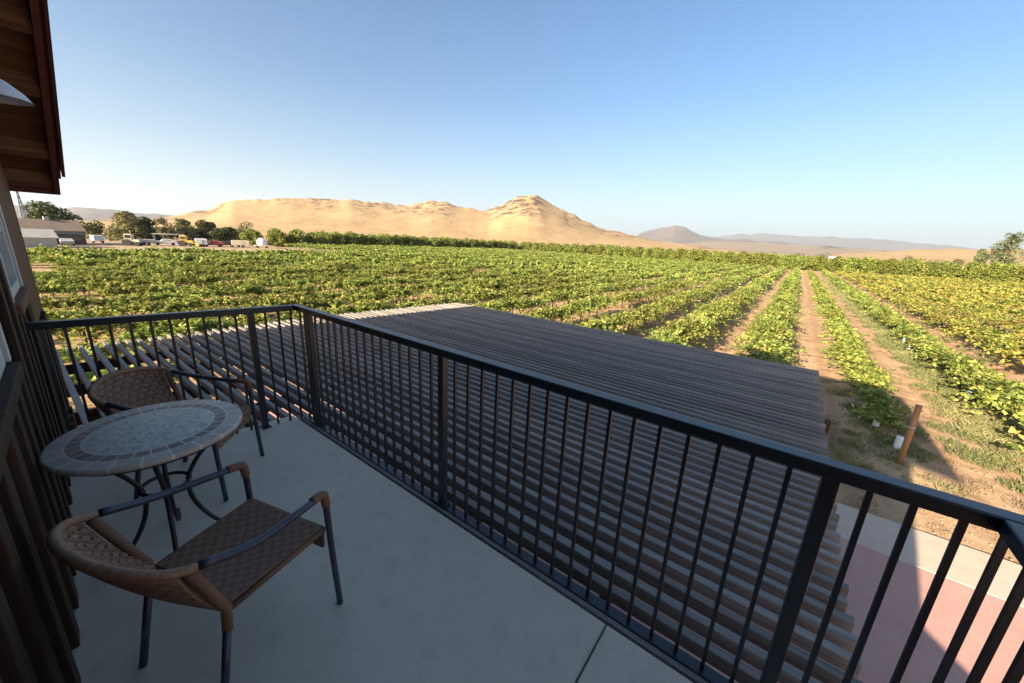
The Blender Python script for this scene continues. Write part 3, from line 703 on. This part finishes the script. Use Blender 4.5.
for k in range(-34, 17):
    x = -.5+3.4*k
    if x < -117: continue
    y0 = 14.6 if x > -10.8 else -6.0
    if k == 1: y0 = 15.3
    if x < -76: y0 = 48
    y = y0+random.uniform(0, .8)
    kind = 'n' if k == 1 else 'd' if k == 2 else 'y' if k >= 3 else 'g'
    sp = 2.3 if kind in 'gy' else 1.7
    while y < 150:
        if not (-13.5 < x < -10.8 and y < 6):
            if random.random() > (.10 if kind == 'n' else .06 if kind == 'y' else .035): sites.append((x+random.uniform(-.12, .12), y, kind))
        y += sp*random.uniform(.9, 1.1)
vis = sorted([s for s in sites if seen(s[0], s[1])], key=lambda s: s[0]**2+s[1]**2)
near_set = []; cnt = {k: 0 for k in 'gydn'}; rest = []
for s in vis:
    if cnt[s[2]] < {'g': 300, 'y': 140, 'd': 70, 'n': 70}[s[2]] and sum(cnt.values()) < 300: near_set.append(s); cnt[s[2]] += 1
    else: rest.append(s)
ns = set(near_set); rest += [s for s in sites if s not in ns and not seen(s[0], s[1]) and s[0]**2+s[1]**2 < 45**2]
for i, (x, y, kd) in enumerate(near_set):
    v = thing('grapevine', INFO[kd][0], 'grapevine', (x, y, 0), math.pi*random.randint(0, 1)+random.uniform(-.12, .12), INFO[kd][1])
    s = random.uniform(.86, 1.12); v.scale = (s, s*random.uniform(.95, 1.1), s*random.uniform(.9, 1.12))
    a = bpy.data.objects.new('foliage', random.choice(VAR[kd])); COL.objects.link(a); a.parent = v
    b = bpy.data.objects.new('trunk', TR if kd in 'gyd' else TRY); COL.objects.link(b); b.parent = v
# the far rest, too many to count: one object
LOD = {}
for kd, (c, p, lf, kw) in {'g': (46, 16, .172, dict(width=1.0, length=2.1, height=1.75, base=1.02, lmax=1.5)), 'y': (44, 15, .175, dict(width=1.18, height=1.5, base=.92, length=2.2)), 'd': (34, 14, .165, dict(width=1.05, height=1.2, base=.75, lmax=1.15)), 'n': (28, 13, .16, dict(width=1.1, height=.85, base=.45, lmax=1.05))}.items():
    LOD[kd] = ([vine_variant(400+i, c, p, lf, **kw) for i in range(5)], [vine_variant(500+i, c*2//3, p*2//3, lf*1.45, **kw) for i in range(5)])
for mats, kinds, nm in (('vine', 'gd', 'distant_grapevines'), ('vine_y', 'y', 'distant_yellow_grapevines'), ('vine_n', 'n', 'distant_young_grapevines')):
    Vs = []; Ts = []
    for x, y, kd in rest:
        if kd not in kinds: continue
        V, T = random.choice(LOD[kd][0 if x*x+y*y < 75**2 else 1]); s = random.uniform(.85, 1.12); c, si = (1, 0) if random.random() < .5 else (-1, 0)
        W_ = V*np.array([c*s, c*s, s*random.uniform(.9, 1.1)])+np.array([x, y, 0]); Vs.append(W_); Ts.append(np.clip(T+random.gauss(0, .10), 0, 1))
    if Vs:
        Vs = np.concatenate(Vs); Ts = np.concatenate(Ts); me = np_mesh(nm, Vs, quads(len(Ts)), Ts)
        tag(link(nm, me, M[mats]), None, None, kind='stuff')

def crown(rng, blobs, n, leaf, hollow=.55):
    """leaf cloud spread through several clumps; blobs: (x,y,z,rx,ry,rz)"""
    w = np.array([b[3]*b[4]+b[4]*b[5] for b in blobs]); cnt_ = (n*w/w.sum()).astype(int); P = []; T = []
    for b, c in zip(blobs, cnt_):
        d = rng.normal(size=(c, 3)); d /= np.linalg.norm(d, axis=1)[:, None]; rr = rng.uniform(hollow, 1.06, c)**.8
        P.append(np.array(b[:3])+d*rr[:, None]*np.array(b[3:])); T.append(np.clip(rng.uniform(.2, .7)+rng.normal(0, .2, c), 0, 1))
    P = np.concatenate(P); return leaf_quads(P, leaf, rng, .35), np.concatenate(T)
def tree_meshes(seed, h, w, mat, n=1500, leaf=.3, trunk=.3, nb=14, low=.25, tall=1.0):
    r = np.random.default_rng(seed); bl = []
    for _ in range(nb):
        a = r.uniform(0, 6.28); q = r.uniform(0, .72)**.7*w/2; z = h*r.uniform(low, .86); k = w*r.uniform(.13, .24)
        q *= 1-.55*max(0, (z/h-.55)/.45)
        bl.append((q*math.cos(a), q*math.sin(a), z, k, k, k*r.uniform(.7, 1.0)*tall))
    V, T = crown(r, bl, n, leaf); fm = np_mesh('crown', V, quads(len(T)), T); fm.materials.append(mat)
    bm = bmesh.new(); tube(bm, [(0, 0, -.1), (.03*h*.2, 0, h*.3), (0, .02*h, h*.7)], [trunk*.5, trunk*.4, trunk*.15], 8)
    for b in bl[:6]: tube(bm, [(0, 0, h*low*.8), (b[0]*.5, b[1]*.5, (b[2]+h*low*.8)/2), b[:3]], [trunk*.22, trunk*.15, trunk*.05], 6)
    bmesh.ops.recalc_face_normals(bm, faces=bm.faces); tm = bpy.data.meshes.new('trunk'); bm.to_mesh(tm); bm.free(); tm.materials.append(M['bark'])
    return tm, fm
def put_tree(name, label, cat, loc, meshes, group=None, rz=0, sc=1):
    t = thing(name, label, cat, loc, rz, group); t.scale = (sc, sc, sc)
    for nm, me in zip(('trunk', 'crown'), meshes):
        o = bpy.data.objects.new(nm, me); COL.objects.link(o); o.parent = t
    return t
OV = [tree_meshes(700+i, 5.3, 6.6, M['orch'], 3400, .36, .3, 30, .06) for i in range(5)]
sites = [(x, 173+random.uniform(-.5, .5)) for x in np.arange(-124, 112, 4.6)]+[(-125.5+random.uniform(-.5, .5), y) for y in np.arange(50, 168, 4.6)]
sites += [(x, 181) for x in np.arange(-128, 120, 6.6)]+[(-134, y) for y in np.arange(46, 180, 6.6)]
for x, y in sites:
    if y == 181 or x == -134: lab, gr = 'leafy orchard tree in the second row, mostly hidden behind the front trees', 'orchard trees of the second row'
    else: lab, gr = 'dense green orchard tree in the long hedge like row beyond the vineyard', 'orchard trees of the front row'
    s = random.uniform(.94, 1.04)*(1.0 if x > -100 else .95)
    put_tree('orchard_tree', lab, 'tree', (x, y, 0), random.choice(OV), gr, random.uniform(0, 6.28), s)

# trees round the farmyard
yard = [('dark green dense tree rising behind the farmhouse roof', (-174.2, 9.6), 8.6, 11.5, 'tree', 3000, .5),
        ('wide olive green tree, leftmost and largest of the row behind the vehicles', (-145.7, 20.6), 7.6, 9.5, 'tree_o', 2600, .42),
        ('rounded tree close to the right side of the largest yard tree', (-148.9, 25.2), 6.6, 6.4, 'tree', 1900, .4),
        ('sparse brownish tree with open crown behind the parked machinery', (-153.1, 30.1), 7.0, 6.0, 'tree_o', 900, .4),
        ('thin olive tree with flat crown behind the yellow loader', (-148.3, 33.7), 7.0, 6.2, 'tree_o', 1300, .4),
        ('compact dark tree behind the red car', (-152.5, 39.7), 6.8, 6.0, 'tree', 1800, .4),
        ('low round dark tree, last full crown to the right of the yard row', (-147.3, 43.5), 6.0, 6.0, 'tree', 1800, .4),
        ('pale brown bare looking tree farther off behind the orchard edge', (-174.8, 57.6), 7.2, 7.5, 'tree_o', 800, .4)]
for i, (lb, (x, y), h, w, mt, n, lf) in enumerate(yard):
    put_tree('yard_tree', lb, 'tree', (x, y, 0), tree_meshes(800+i, h, w, M[mt], int(n*1.5), lf, .4, 20, .14))
hm_ = [tree_meshes(850+i, 4.2, 6.5, M['tree'], 1300, .4, .25, 16, .08) for i in range(3)]
for i, (x, y) in enumerate([(-160, 16), (-163, 22), (-158, 28), (-166, 34), (-160, 37), (-165, 46), (-158, 50), (-150, 52)]):
    put_tree('bush', 'low bushy tree filling the gaps behind the yard trees', 'bush', (x, y, 0), hm_[i % 3], 'low bushes behind the yard trees', i, random.uniform(.8, 1.1))
# trees beyond the orchard on the right
def polar(az, r): return (math.sin(R(az))*r, math.cos(R(az))*r)
x, y = polar(15.05, 236); put_tree('tall_tree', 'tall feathery grey green tree above the orchard at right edge', 'tree', (x, y, 0), tree_meshes(820, 19.0, 10.5, M['gum'], 2600, .5, .6, 18, .18, 1.5))
x, y = polar(13.6, 240); put_tree('tall_tree', 'narrow shorter tree just left of the tall right edge tree', 'tree', (x, y, 0), tree_meshes(821, 12.0, 5, M['gum'], 1100, .5, .4, 9, .2, 1.6))
for i, (az, r, h, w, lb) in enumerate([(8.8, 235, 6.6, 8, 'rounded olive shrub showing above the orchard, leftmost of three'), (10.9, 238, 6.0, 9, 'wide low olive shrub in the middle of three above the orchard'), (12.4, 235, 6.4, 8, 'dull green shrub nearest the tall trees above the orchard'),
                                (2.0, 420, 7.5, 16, 'dark far clump of trees beside the white building beyond the orchard'), (-.3, 430, 6.5, 14, 'small far tree clump left of the white building')]):
    x, y = polar(az, r); put_tree('shrub', lb, 'shrub', (x, y, 0), tree_meshes(830+i, h, w, M['tree_o' if i < 3 else 'tree'], 1100, .5, .3, 12, .15))

# ------------------------------------------------------------------ farmyard: house, shed, tower, vehicles
M['roofg'] = noisy('grey_brown_shingle', (.16, .115, .085), (.24, .18, .135), 1.5, .9, .3, 6)
M['stucco'] = noisy('grey_stucco', (.32, .32, .31), (.40, .39, .38), .6, .9, 0)
M['shedm'] = noisy('pale_shed_metal', (.36, .34, .30), (.44, .42, .37), .8, .6, 0)
M['darkw'] = noisy('dark_wood_and_porch_shade', (.07, .05, .04), (.12, .085, .065), .9, .8, 0)
M['black'] = noisy('black_rubber', (.02, .02, .02), (.035, .035, .035), 5, .8, 0)
M['redp'] = noisy('red_paint', (.36, .05, .04), (.42, .07, .05), 5, .4, 0)
M['yelp'] = noisy('yellow_paint', (.60, .36, .06), (.68, .42, .09), 5, .5, 0)
M['tanp'] = noisy('tan_paint', (.50, .42, .30), (.58, .49, .36), 5, .5, 0)
M['grnp'] = noisy('grey_green_steel', (.20, .25, .24), (.28, .32, .31), 5, .6, 0)
def lbox(name, mat, parent, *a, bev=.03):
    bm = bmesh.new(); box(bm, *a, bev); return obj(name, bm, mat, parent)
def gable(bm, x0, x1, y0, y1, z0, z1, th=.18, over=.5):
    ym = (y0+y1)/2
    for ya, yb in ((y0-over, ym), (y1+over, ym)):
        v = [(x0-over, ya, z0-.15), (x1+over, ya, z0-.15), (x1+over, yb, z1), (x0-over, yb, z1)]
        lo = [bm.verts.new(p) for p in v]; hi = [bm.verts.new((p[0], p[1], p[2]+th)) for p in v]
        bm.faces.new(lo); bm.faces.new(hi[::-1])
        for i in range(4): bm.faces.new((lo[i], lo[(i+1) % 4], hi[(i+1) % 4], hi[i]))
fh = thing('farmhouse', 'low farmhouse with grey brown shingle roof at the far left yard', 'house', (-122, 5.0, 0), R(96))
lbox('wall', M['stucco'], fh, -8, 5, -4, 4, 0, 2.6, bev=.02); bm = bmesh.new(); gable(bm, -8, 5, -4, 4, 2.6, 4.5); rf = obj('roof', bm, M['roofg'], fh)
lbox('chimney', M['stucco'], rf, .8, 1.5, -.4, .3, 4.3, 5.2)
lbox('porch', M['darkw'], fh, .5, 5.05, -4.9, -4.01, 0, 2.0);  # solid box, its dark colour stands in for the shade inside the porch
for x in (-5.5, -2.5, 1.8, 3.8): lbox('window', M['glass'], fh, x-.6, x+.6, -4.92 if x > 1.0 else -4.03, -4.905 if x > 1.0 else -4.005, .9, 1.9, bev=.005)
shd = thing('shed', 'pale metal shed with single sloping roof in front of the farmhouse', 'shed', (-107, 3.2, 0), R(96))
bm = bmesh.new(); gable(bm, -4.6, 2.4, -2.6, 2.6, 1.7, 2.9, .1, .3); obj('roof', bm, M['shedm'], shd); lbox('wall', M['shedm'], shd, -4.6, 2.4, -2.6, 2.6, 0, 1.65, bev=.02); lbox('door', M['darkw'], shd, 2.405, 2.43, -.9, .9, 0, 1.5, bev=.004)
tw = thing('lattice_tower', 'tall tapering grey green lattice tower behind the farmhouse', 'tower', (-138, 3.9, 0))
bm = bmesh.new(); Ht = 11.5
legs = [[Vector((sx*(.75*(1-z/Ht)**1.6+.10), sy*(.75*(1-z/Ht)**1.6+.10), z)) for z in np.linspace(0, Ht, 12)] for sx, sy in ((1, 1), (1, -1), (-1, -1), (-1, 1))]
for L in legs: tube(bm, L, .09, 6)
obj('leg', bm, M['grnp'], tw); bm = bmesh.new()
for i in range(11):
    for a in range(4):
        A, B = legs[a], legs[(a+1) % 4]; tube(bm, [A[i], B[i+1]], .07, 5); tube(bm, [A[i+1], B[i]], .07, 5); tube(bm, [A[i+1], B[i+1]], .07, 5)
obj('lattice', bm, M['grnp'], tw)
def wheels(t, xs, w, r):
    for x in xs:
        for s in (-1, 1):
            bm = bmesh.new(); tube(bm, [(x, s*(w/2-.2), r), (x, s*(w/2+.02), r)], r, 16); obj('wheel', bm, M['black'], t)
def car(label, loc, rz, paint, L=4.4, h=1.45):
    t = thing('parked_car', label, 'car', (*loc, 0), rz)
    bm = bmesh.new(); w = 1.75
    prof = [(-L/2, .35), (-L/2, .85), (-L/2+.15, .95), (-L*.20, 1.0), (-L*.08, h), (L*.26, h), (L*.42, .98), (L/2-.02, .92), (L/2, .4)]
    a = [bm.verts.new((x, -w/2*(.86 if z > 1.1 else 1), z)) for x, z in prof]; b = [bm.verts.new((x, w/2*(.86 if z > 1.1 else 1), z)) for x, z in prof]; n = len(prof)
    bm.faces.new(a); bm.faces.new(b[::-1])
    for i in range(n): bm.faces.new((a[i], b[i], b[(i+1) % n], a[(i+1) % n]))
    obj('body', bm, M[paint], t)
    for s in (-1, 1): lbox('window', M['glass'], t, -L*.10, L*.27, s*w*.47-.012, s*w*.47+.012, 1.0, h-.12, bev=.005)
    wheels(t, (-L*.31, L*.31), w, .33); return t
def trailer(label, loc, rz, paint, L, w, h, name='box_trailer', cat='trailer'):
    t = thing(name, label, cat, (*loc, 0), rz); lbox('body', M[paint], t, -L/2, L/2, -w/2, w/2, .5, h, bev=.10)
    lbox('door', M['stucco'], t, L*.05, L*.25, -w/2-.02, -w/2-.004, .7, h-.3, bev=.004); bm = bmesh.new(); beam(bm, (L/2, 0, .5), (L/2+1.0, 0, .45), .1, .1); obj('drawbar', bm, M['black'], t)
    wheels(t, (-L*.12, L*.12), w, .32); return t
trailer('white box trailer standing alone right of the farmhouse', (-128.1, 13.2), R(8), 'white', 2.2, 1.7, 1.7)
car('white car parked under the pale canopy', (-122, 23.6), R(80), 'white')
car('red car parked left of the tan trailer', (-118, 31.9), R(75), 'redp')
car('dark car parked between the red car and tan trailer', (-120, 35.0), R(75), 'black')
car('small pale grey car beside the farmhouse shed', (-113.5, 7.6), R(178), 'stucco', 3.4, 1.3)
trailer('tan flat sided trailer right of the cars', (-116.2, 37.2), R(72), 'tanp', 3.8, 1.9, 1.75)
trailer('white van bodied truck right of the yellow loader', (-116.8, 29.2), R(80), 'white', 2.3, 1.8, 1.9, 'white_truck', 'truck')
trailer('grey utility trailer between the tractor and the canopy', (-121.5, 20.2), R(80), 'stucco', 3.2, 1.8, 1.3)
def tractor(label, loc, rz, paint, name, cat, bucket):
    t = thing(name, label, cat, (*loc, 0), rz)
    lbox('body', M[paint], t, -1.3, 1.2, -.5, .5, .7, 1.4); lbox('cab', M[paint], t, -1.1, .1, -.62, .62, 1.41, 2.5)
    for s in (-1, 1): lbox('window', M['glass'], t, -1.0, 0, s*.63-.006, s*.63+.006, 1.6, 2.3, bev=.002)
    wheels(t, (-.8,), 1.7, .7); wheels(t, (.85,), 1.5, .45)
    if bucket:
        bm = bmesh.new()
        for s in (-.45, .45): beam(bm, (.3, s, 1.3), (2.0, s, .6), .12, .16)
        box(bm, 1.9, 2.5, -.9, .9, .2, .8, .05); obj('bucket', bm, M[paint], t)
tractor('tan tractor with cab parked left of the vehicles', (-115.6, 17.1), R(60), 'tanp', 'tractor', 'tractor', False)
tractor('yellow loader with raised bucket among the parked vehicles', (-117.2, 26.6), R(60), 'yelp', 'loader', 'loader', True)
cp = thing('canopy', 'pale flat canopy on thin posts under the yard trees', 'canopy', (-137, 27.5, 0), R(75))
lbox('roof', M['shedm'], cp, -3.2, 3.2, -2, 2, 2.2, 2.4)
for sx in (-3, 3):
    for sy in (-1.8, 1.8): lbox('post', M['grnp'], cp, sx-.06, sx+.06, sy-.06, sy+.06, 0, 2.199, bev=.005)
tk = thing('tank', 'white domed tank on a tan cart at the right end of the yard', 'tank', (-114.8, 41.6, 0), R(70))
bm = bmesh.new(); lathe(bm, [(1.15, .75), (1.2, 1.0), (1.2, 1.5), (1.05, 2.0), (.7, 2.35), (.2, 2.55), (.001, 2.56)], 24, cap=False); obj('vessel', bm, M['white'], tk, True)
lbox('cart', M['tanp'], tk, -1.9, 1.7, -1.1, 1.1, .5, .74); wheels(tk, (-1.0, 1.0), 2.0, .35)
wb = thing('white_building', 'long white farm building far beyond the orchard', 'building', (*polar(3.1, 900), 0), R(-5))
lbox('wall', M['white'], wb, -9, 9, -4, 4, 0, 4.6, bev=.02); bm = bmesh.new(); gable(bm, -9, 9, -4, 4, 4.6, 6.2); obj('roof', bm, M['white'], wb)

# ------------------------------------------------------------------ row end: post, white grow tubes, weeds
pt = thing('vine_post', 'orange brown wooden end post of the young vine row', 'post', (2.90, 12.42, 0))
bm = bmesh.new(); tube(bm, [(0, 0, -.1), (.012, .0, .8), (0, .0, 1.62)], .062, 12); obj('pole', bm, M['post'], pt, True)
bm = bmesh.new(); tube(bm, [(.074*math.cos(t), .074*math.sin(t), 1.05+.004*math.sin(3*t)) for t in np.linspace(0, 2*math.pi, 17)], .006, 6); obj('wire_tie', bm, M['lamp'], pt, True)
tubes = [(2.75, 14.9, 'white grow tube, shaded, second along the young vine row behind the post'), (3.02, 13.45, 'white crumpled grow tube right beside the wooden end post'), (5.75, 29.6, 'white grow tube on the right track edge, nearer of two'), (5.95, 32.0, 'white grow tube on the right track edge, farther of two'),
         (5.9, 20.5, 'white grow tube among weeds at the low dark vines')]
for x, y, lb in tubes:
    bm = bmesh.new(); h = .40; ang = random.uniform(0, 1); rr = .07
    for i in range(4):
        pass
    sec = [(rr*math.cos(a)*(1+.15*math.sin(2*a+ang)), rr*math.sin(a)) for a in np.linspace(0, 2*math.pi, 13)[:-1]]
    rings = [[bm.verts.new((px*(1+.12*math.sin(9*z+k)), py*(1+.1*math.cos(7*z+k)), z)) for k, (px, py) in enumerate(sec)] for z in np.linspace(0, h, 6)]
    for a, b in zip(rings, rings[1:]):
        for k in range(12): bm.faces.new((a[k], a[(k+1) % 12], b[(k+1) % 12], b[k]))
    inner = [[bm.verts.new((v.co.x*.9, v.co.y*.9, v.co.z)) for v in rg] for rg in (rings[-1], rings[0])]
    for a, b in ((rings[-1], inner[0]), (inner[0], inner[1]), (inner[1], rings[0])):
        for k in range(12): bm.faces.new((a[k], a[(k+1) % 12], b[(k+1) % 12], b[k]))
    g = obj('grow_tube', bm, M['white'], None, True); g.location = (x, y, 0); g.rotation_euler = (random.uniform(-.12, .12), random.uniform(-.12, .12), 0); tag(g, lb, 'plant guard')
def blades(name, pts, mat, hmin, hmax, wd, per, spread, seed):
    r = np.random.default_rng(seed); Vs = []; T = []
    for (x, y, s) in pts:
        n = int(per*r.uniform(.6, 1.3)); a = r.uniform(0, 6.28, n); q = spread*s*np.sqrt(r.uniform(0, 1, n)); bx = x+q*np.cos(a); by = y+q*np.sin(a)
        h = r.uniform(hmin, hmax, n)*s; ln = r.normal(0, .45, (n, 2))*h[:, None]; wa = r.uniform(0, 6.28, n); wx, wy_ = np.cos(wa)*wd, np.sin(wa)*wd
        z0 = np.zeros(n)-.02
        Vs.append(np.stack([np.stack([bx-wx, by-wy_, z0], 1), np.stack([bx+wx, by+wy_, z0], 1), np.stack([bx+ln[:, 0]*.5+wx*.7, by+ln[:, 1]*.5+wy_*.7, h*.65], 1), np.stack([bx+ln[:, 0], by+ln[:, 1], h], 1)], 1).reshape(-1, 3))
        T.append(np.clip(r.uniform(.1, .8)+r.normal(0, .15, n), 0, 1))
    V = np.concatenate(Vs); T = np.concatenate(T); me = np_mesh(name, V, quads(len(T)), T); return tag(link(name, me, M[mat]), None, None, kind='stuff')
pts = [(random.uniform(.9, 3.6), random.uniform(10.8, 15.5), random.uniform(.5, 1.3)) for _ in range(34)]
pts += [(random.gauss(2.9, .35), random.uniform(13, 60), random.uniform(.5, 1.1)) for _ in range(300)]
pts += [(random.gauss(5.6, .35), random.uniform(12.5, 110), random.uniform(.7, 1.4)) for _ in range(620)]
pts += [(random.gauss(6.6, .5), random.uniform(12.5, 70), random.uniform(.7, 1.5)) for _ in range(260)]
pts += [(random.uniform(7.5, 12), random.uniform(13, 45), random.uniform(.5, 1.2)) for _ in range(110)]
pts += [(4.55, 14.4, 1.2), (4.75, 14.1, 1.0), (4.4, 15.2, .8), (4.9, 13.2, .5)]
blades('weeds', pts, 'weed', .04, .15, .0032, 280, .38, 21)
pts = [(random.uniform(.8, 9), random.uniform(9.7, 14), random.uniform(.4, 1.0)) for _ in range(90)]+[(random.gauss(-.5+3.4*k+1.7, .25), random.uniform(14, 70), random.uniform(.5, 1)) for k in (-1, 0, 1, 2) for _ in range(50)]
blades('dry_grass', pts, 'straw', .03, .11, .004, 90, .3, 22)
# loose clods of soil
r = np.random.default_rng(31); n = 2600; cx_ = r.uniform(.8, 12, n); cy_ = 9.5+r.uniform(0, 1, n)**1.6*22; sz = r.uniform(.008, .028, n)*r.uniform(.5, 1.1, n)
ico = bmesh.new(); bmesh.ops.create_icosphere(ico, subdivisions=1, radius=1); ico.verts.ensure_lookup_table()
iv = np.array([v.co[:] for v in ico.verts]); fi = np.array([[v.index for v in f.verts] for f in ico.faces]); ico.free()
jit = r.uniform(.65, 1.25, (n, len(iv), 1)); V = iv[None]*jit*sz[:, None, None]*np.array([1, 1, .65])+np.stack([cx_, cy_, .03*np.ones(n)], 1)[:, None]
me = np_mesh('soil_clods', V.reshape(-1, 3), (fi[None]+np.arange(n)[:, None, None]*len(iv)).reshape(-1, 3)); tag(link('soil_clods', me, M['ground']), None, None, kind='stuff')

# ------------------------------------------------------------------ air
HAZE = 6.5e-5
if HAZE:
    t = NT('haze_air'); t.t.nodes.remove(t.b); v = t.n('ShaderNodeVolumePrincipled'); v.inputs['Color'].default_value = (.74, .87, 1.0, 1); v.inputs['Density'].default_value = HAZE; v.inputs['Anisotropy'].default_value = .2
    t.l(v.outputs[0], t.out.inputs['Volume']); bm = bmesh.new(); box(bm, -16000, 16000, -3000, 17500, -3, 760); hzo = obj('haze', bm, t.m); tag(hzo, None, None, kind='stuff')
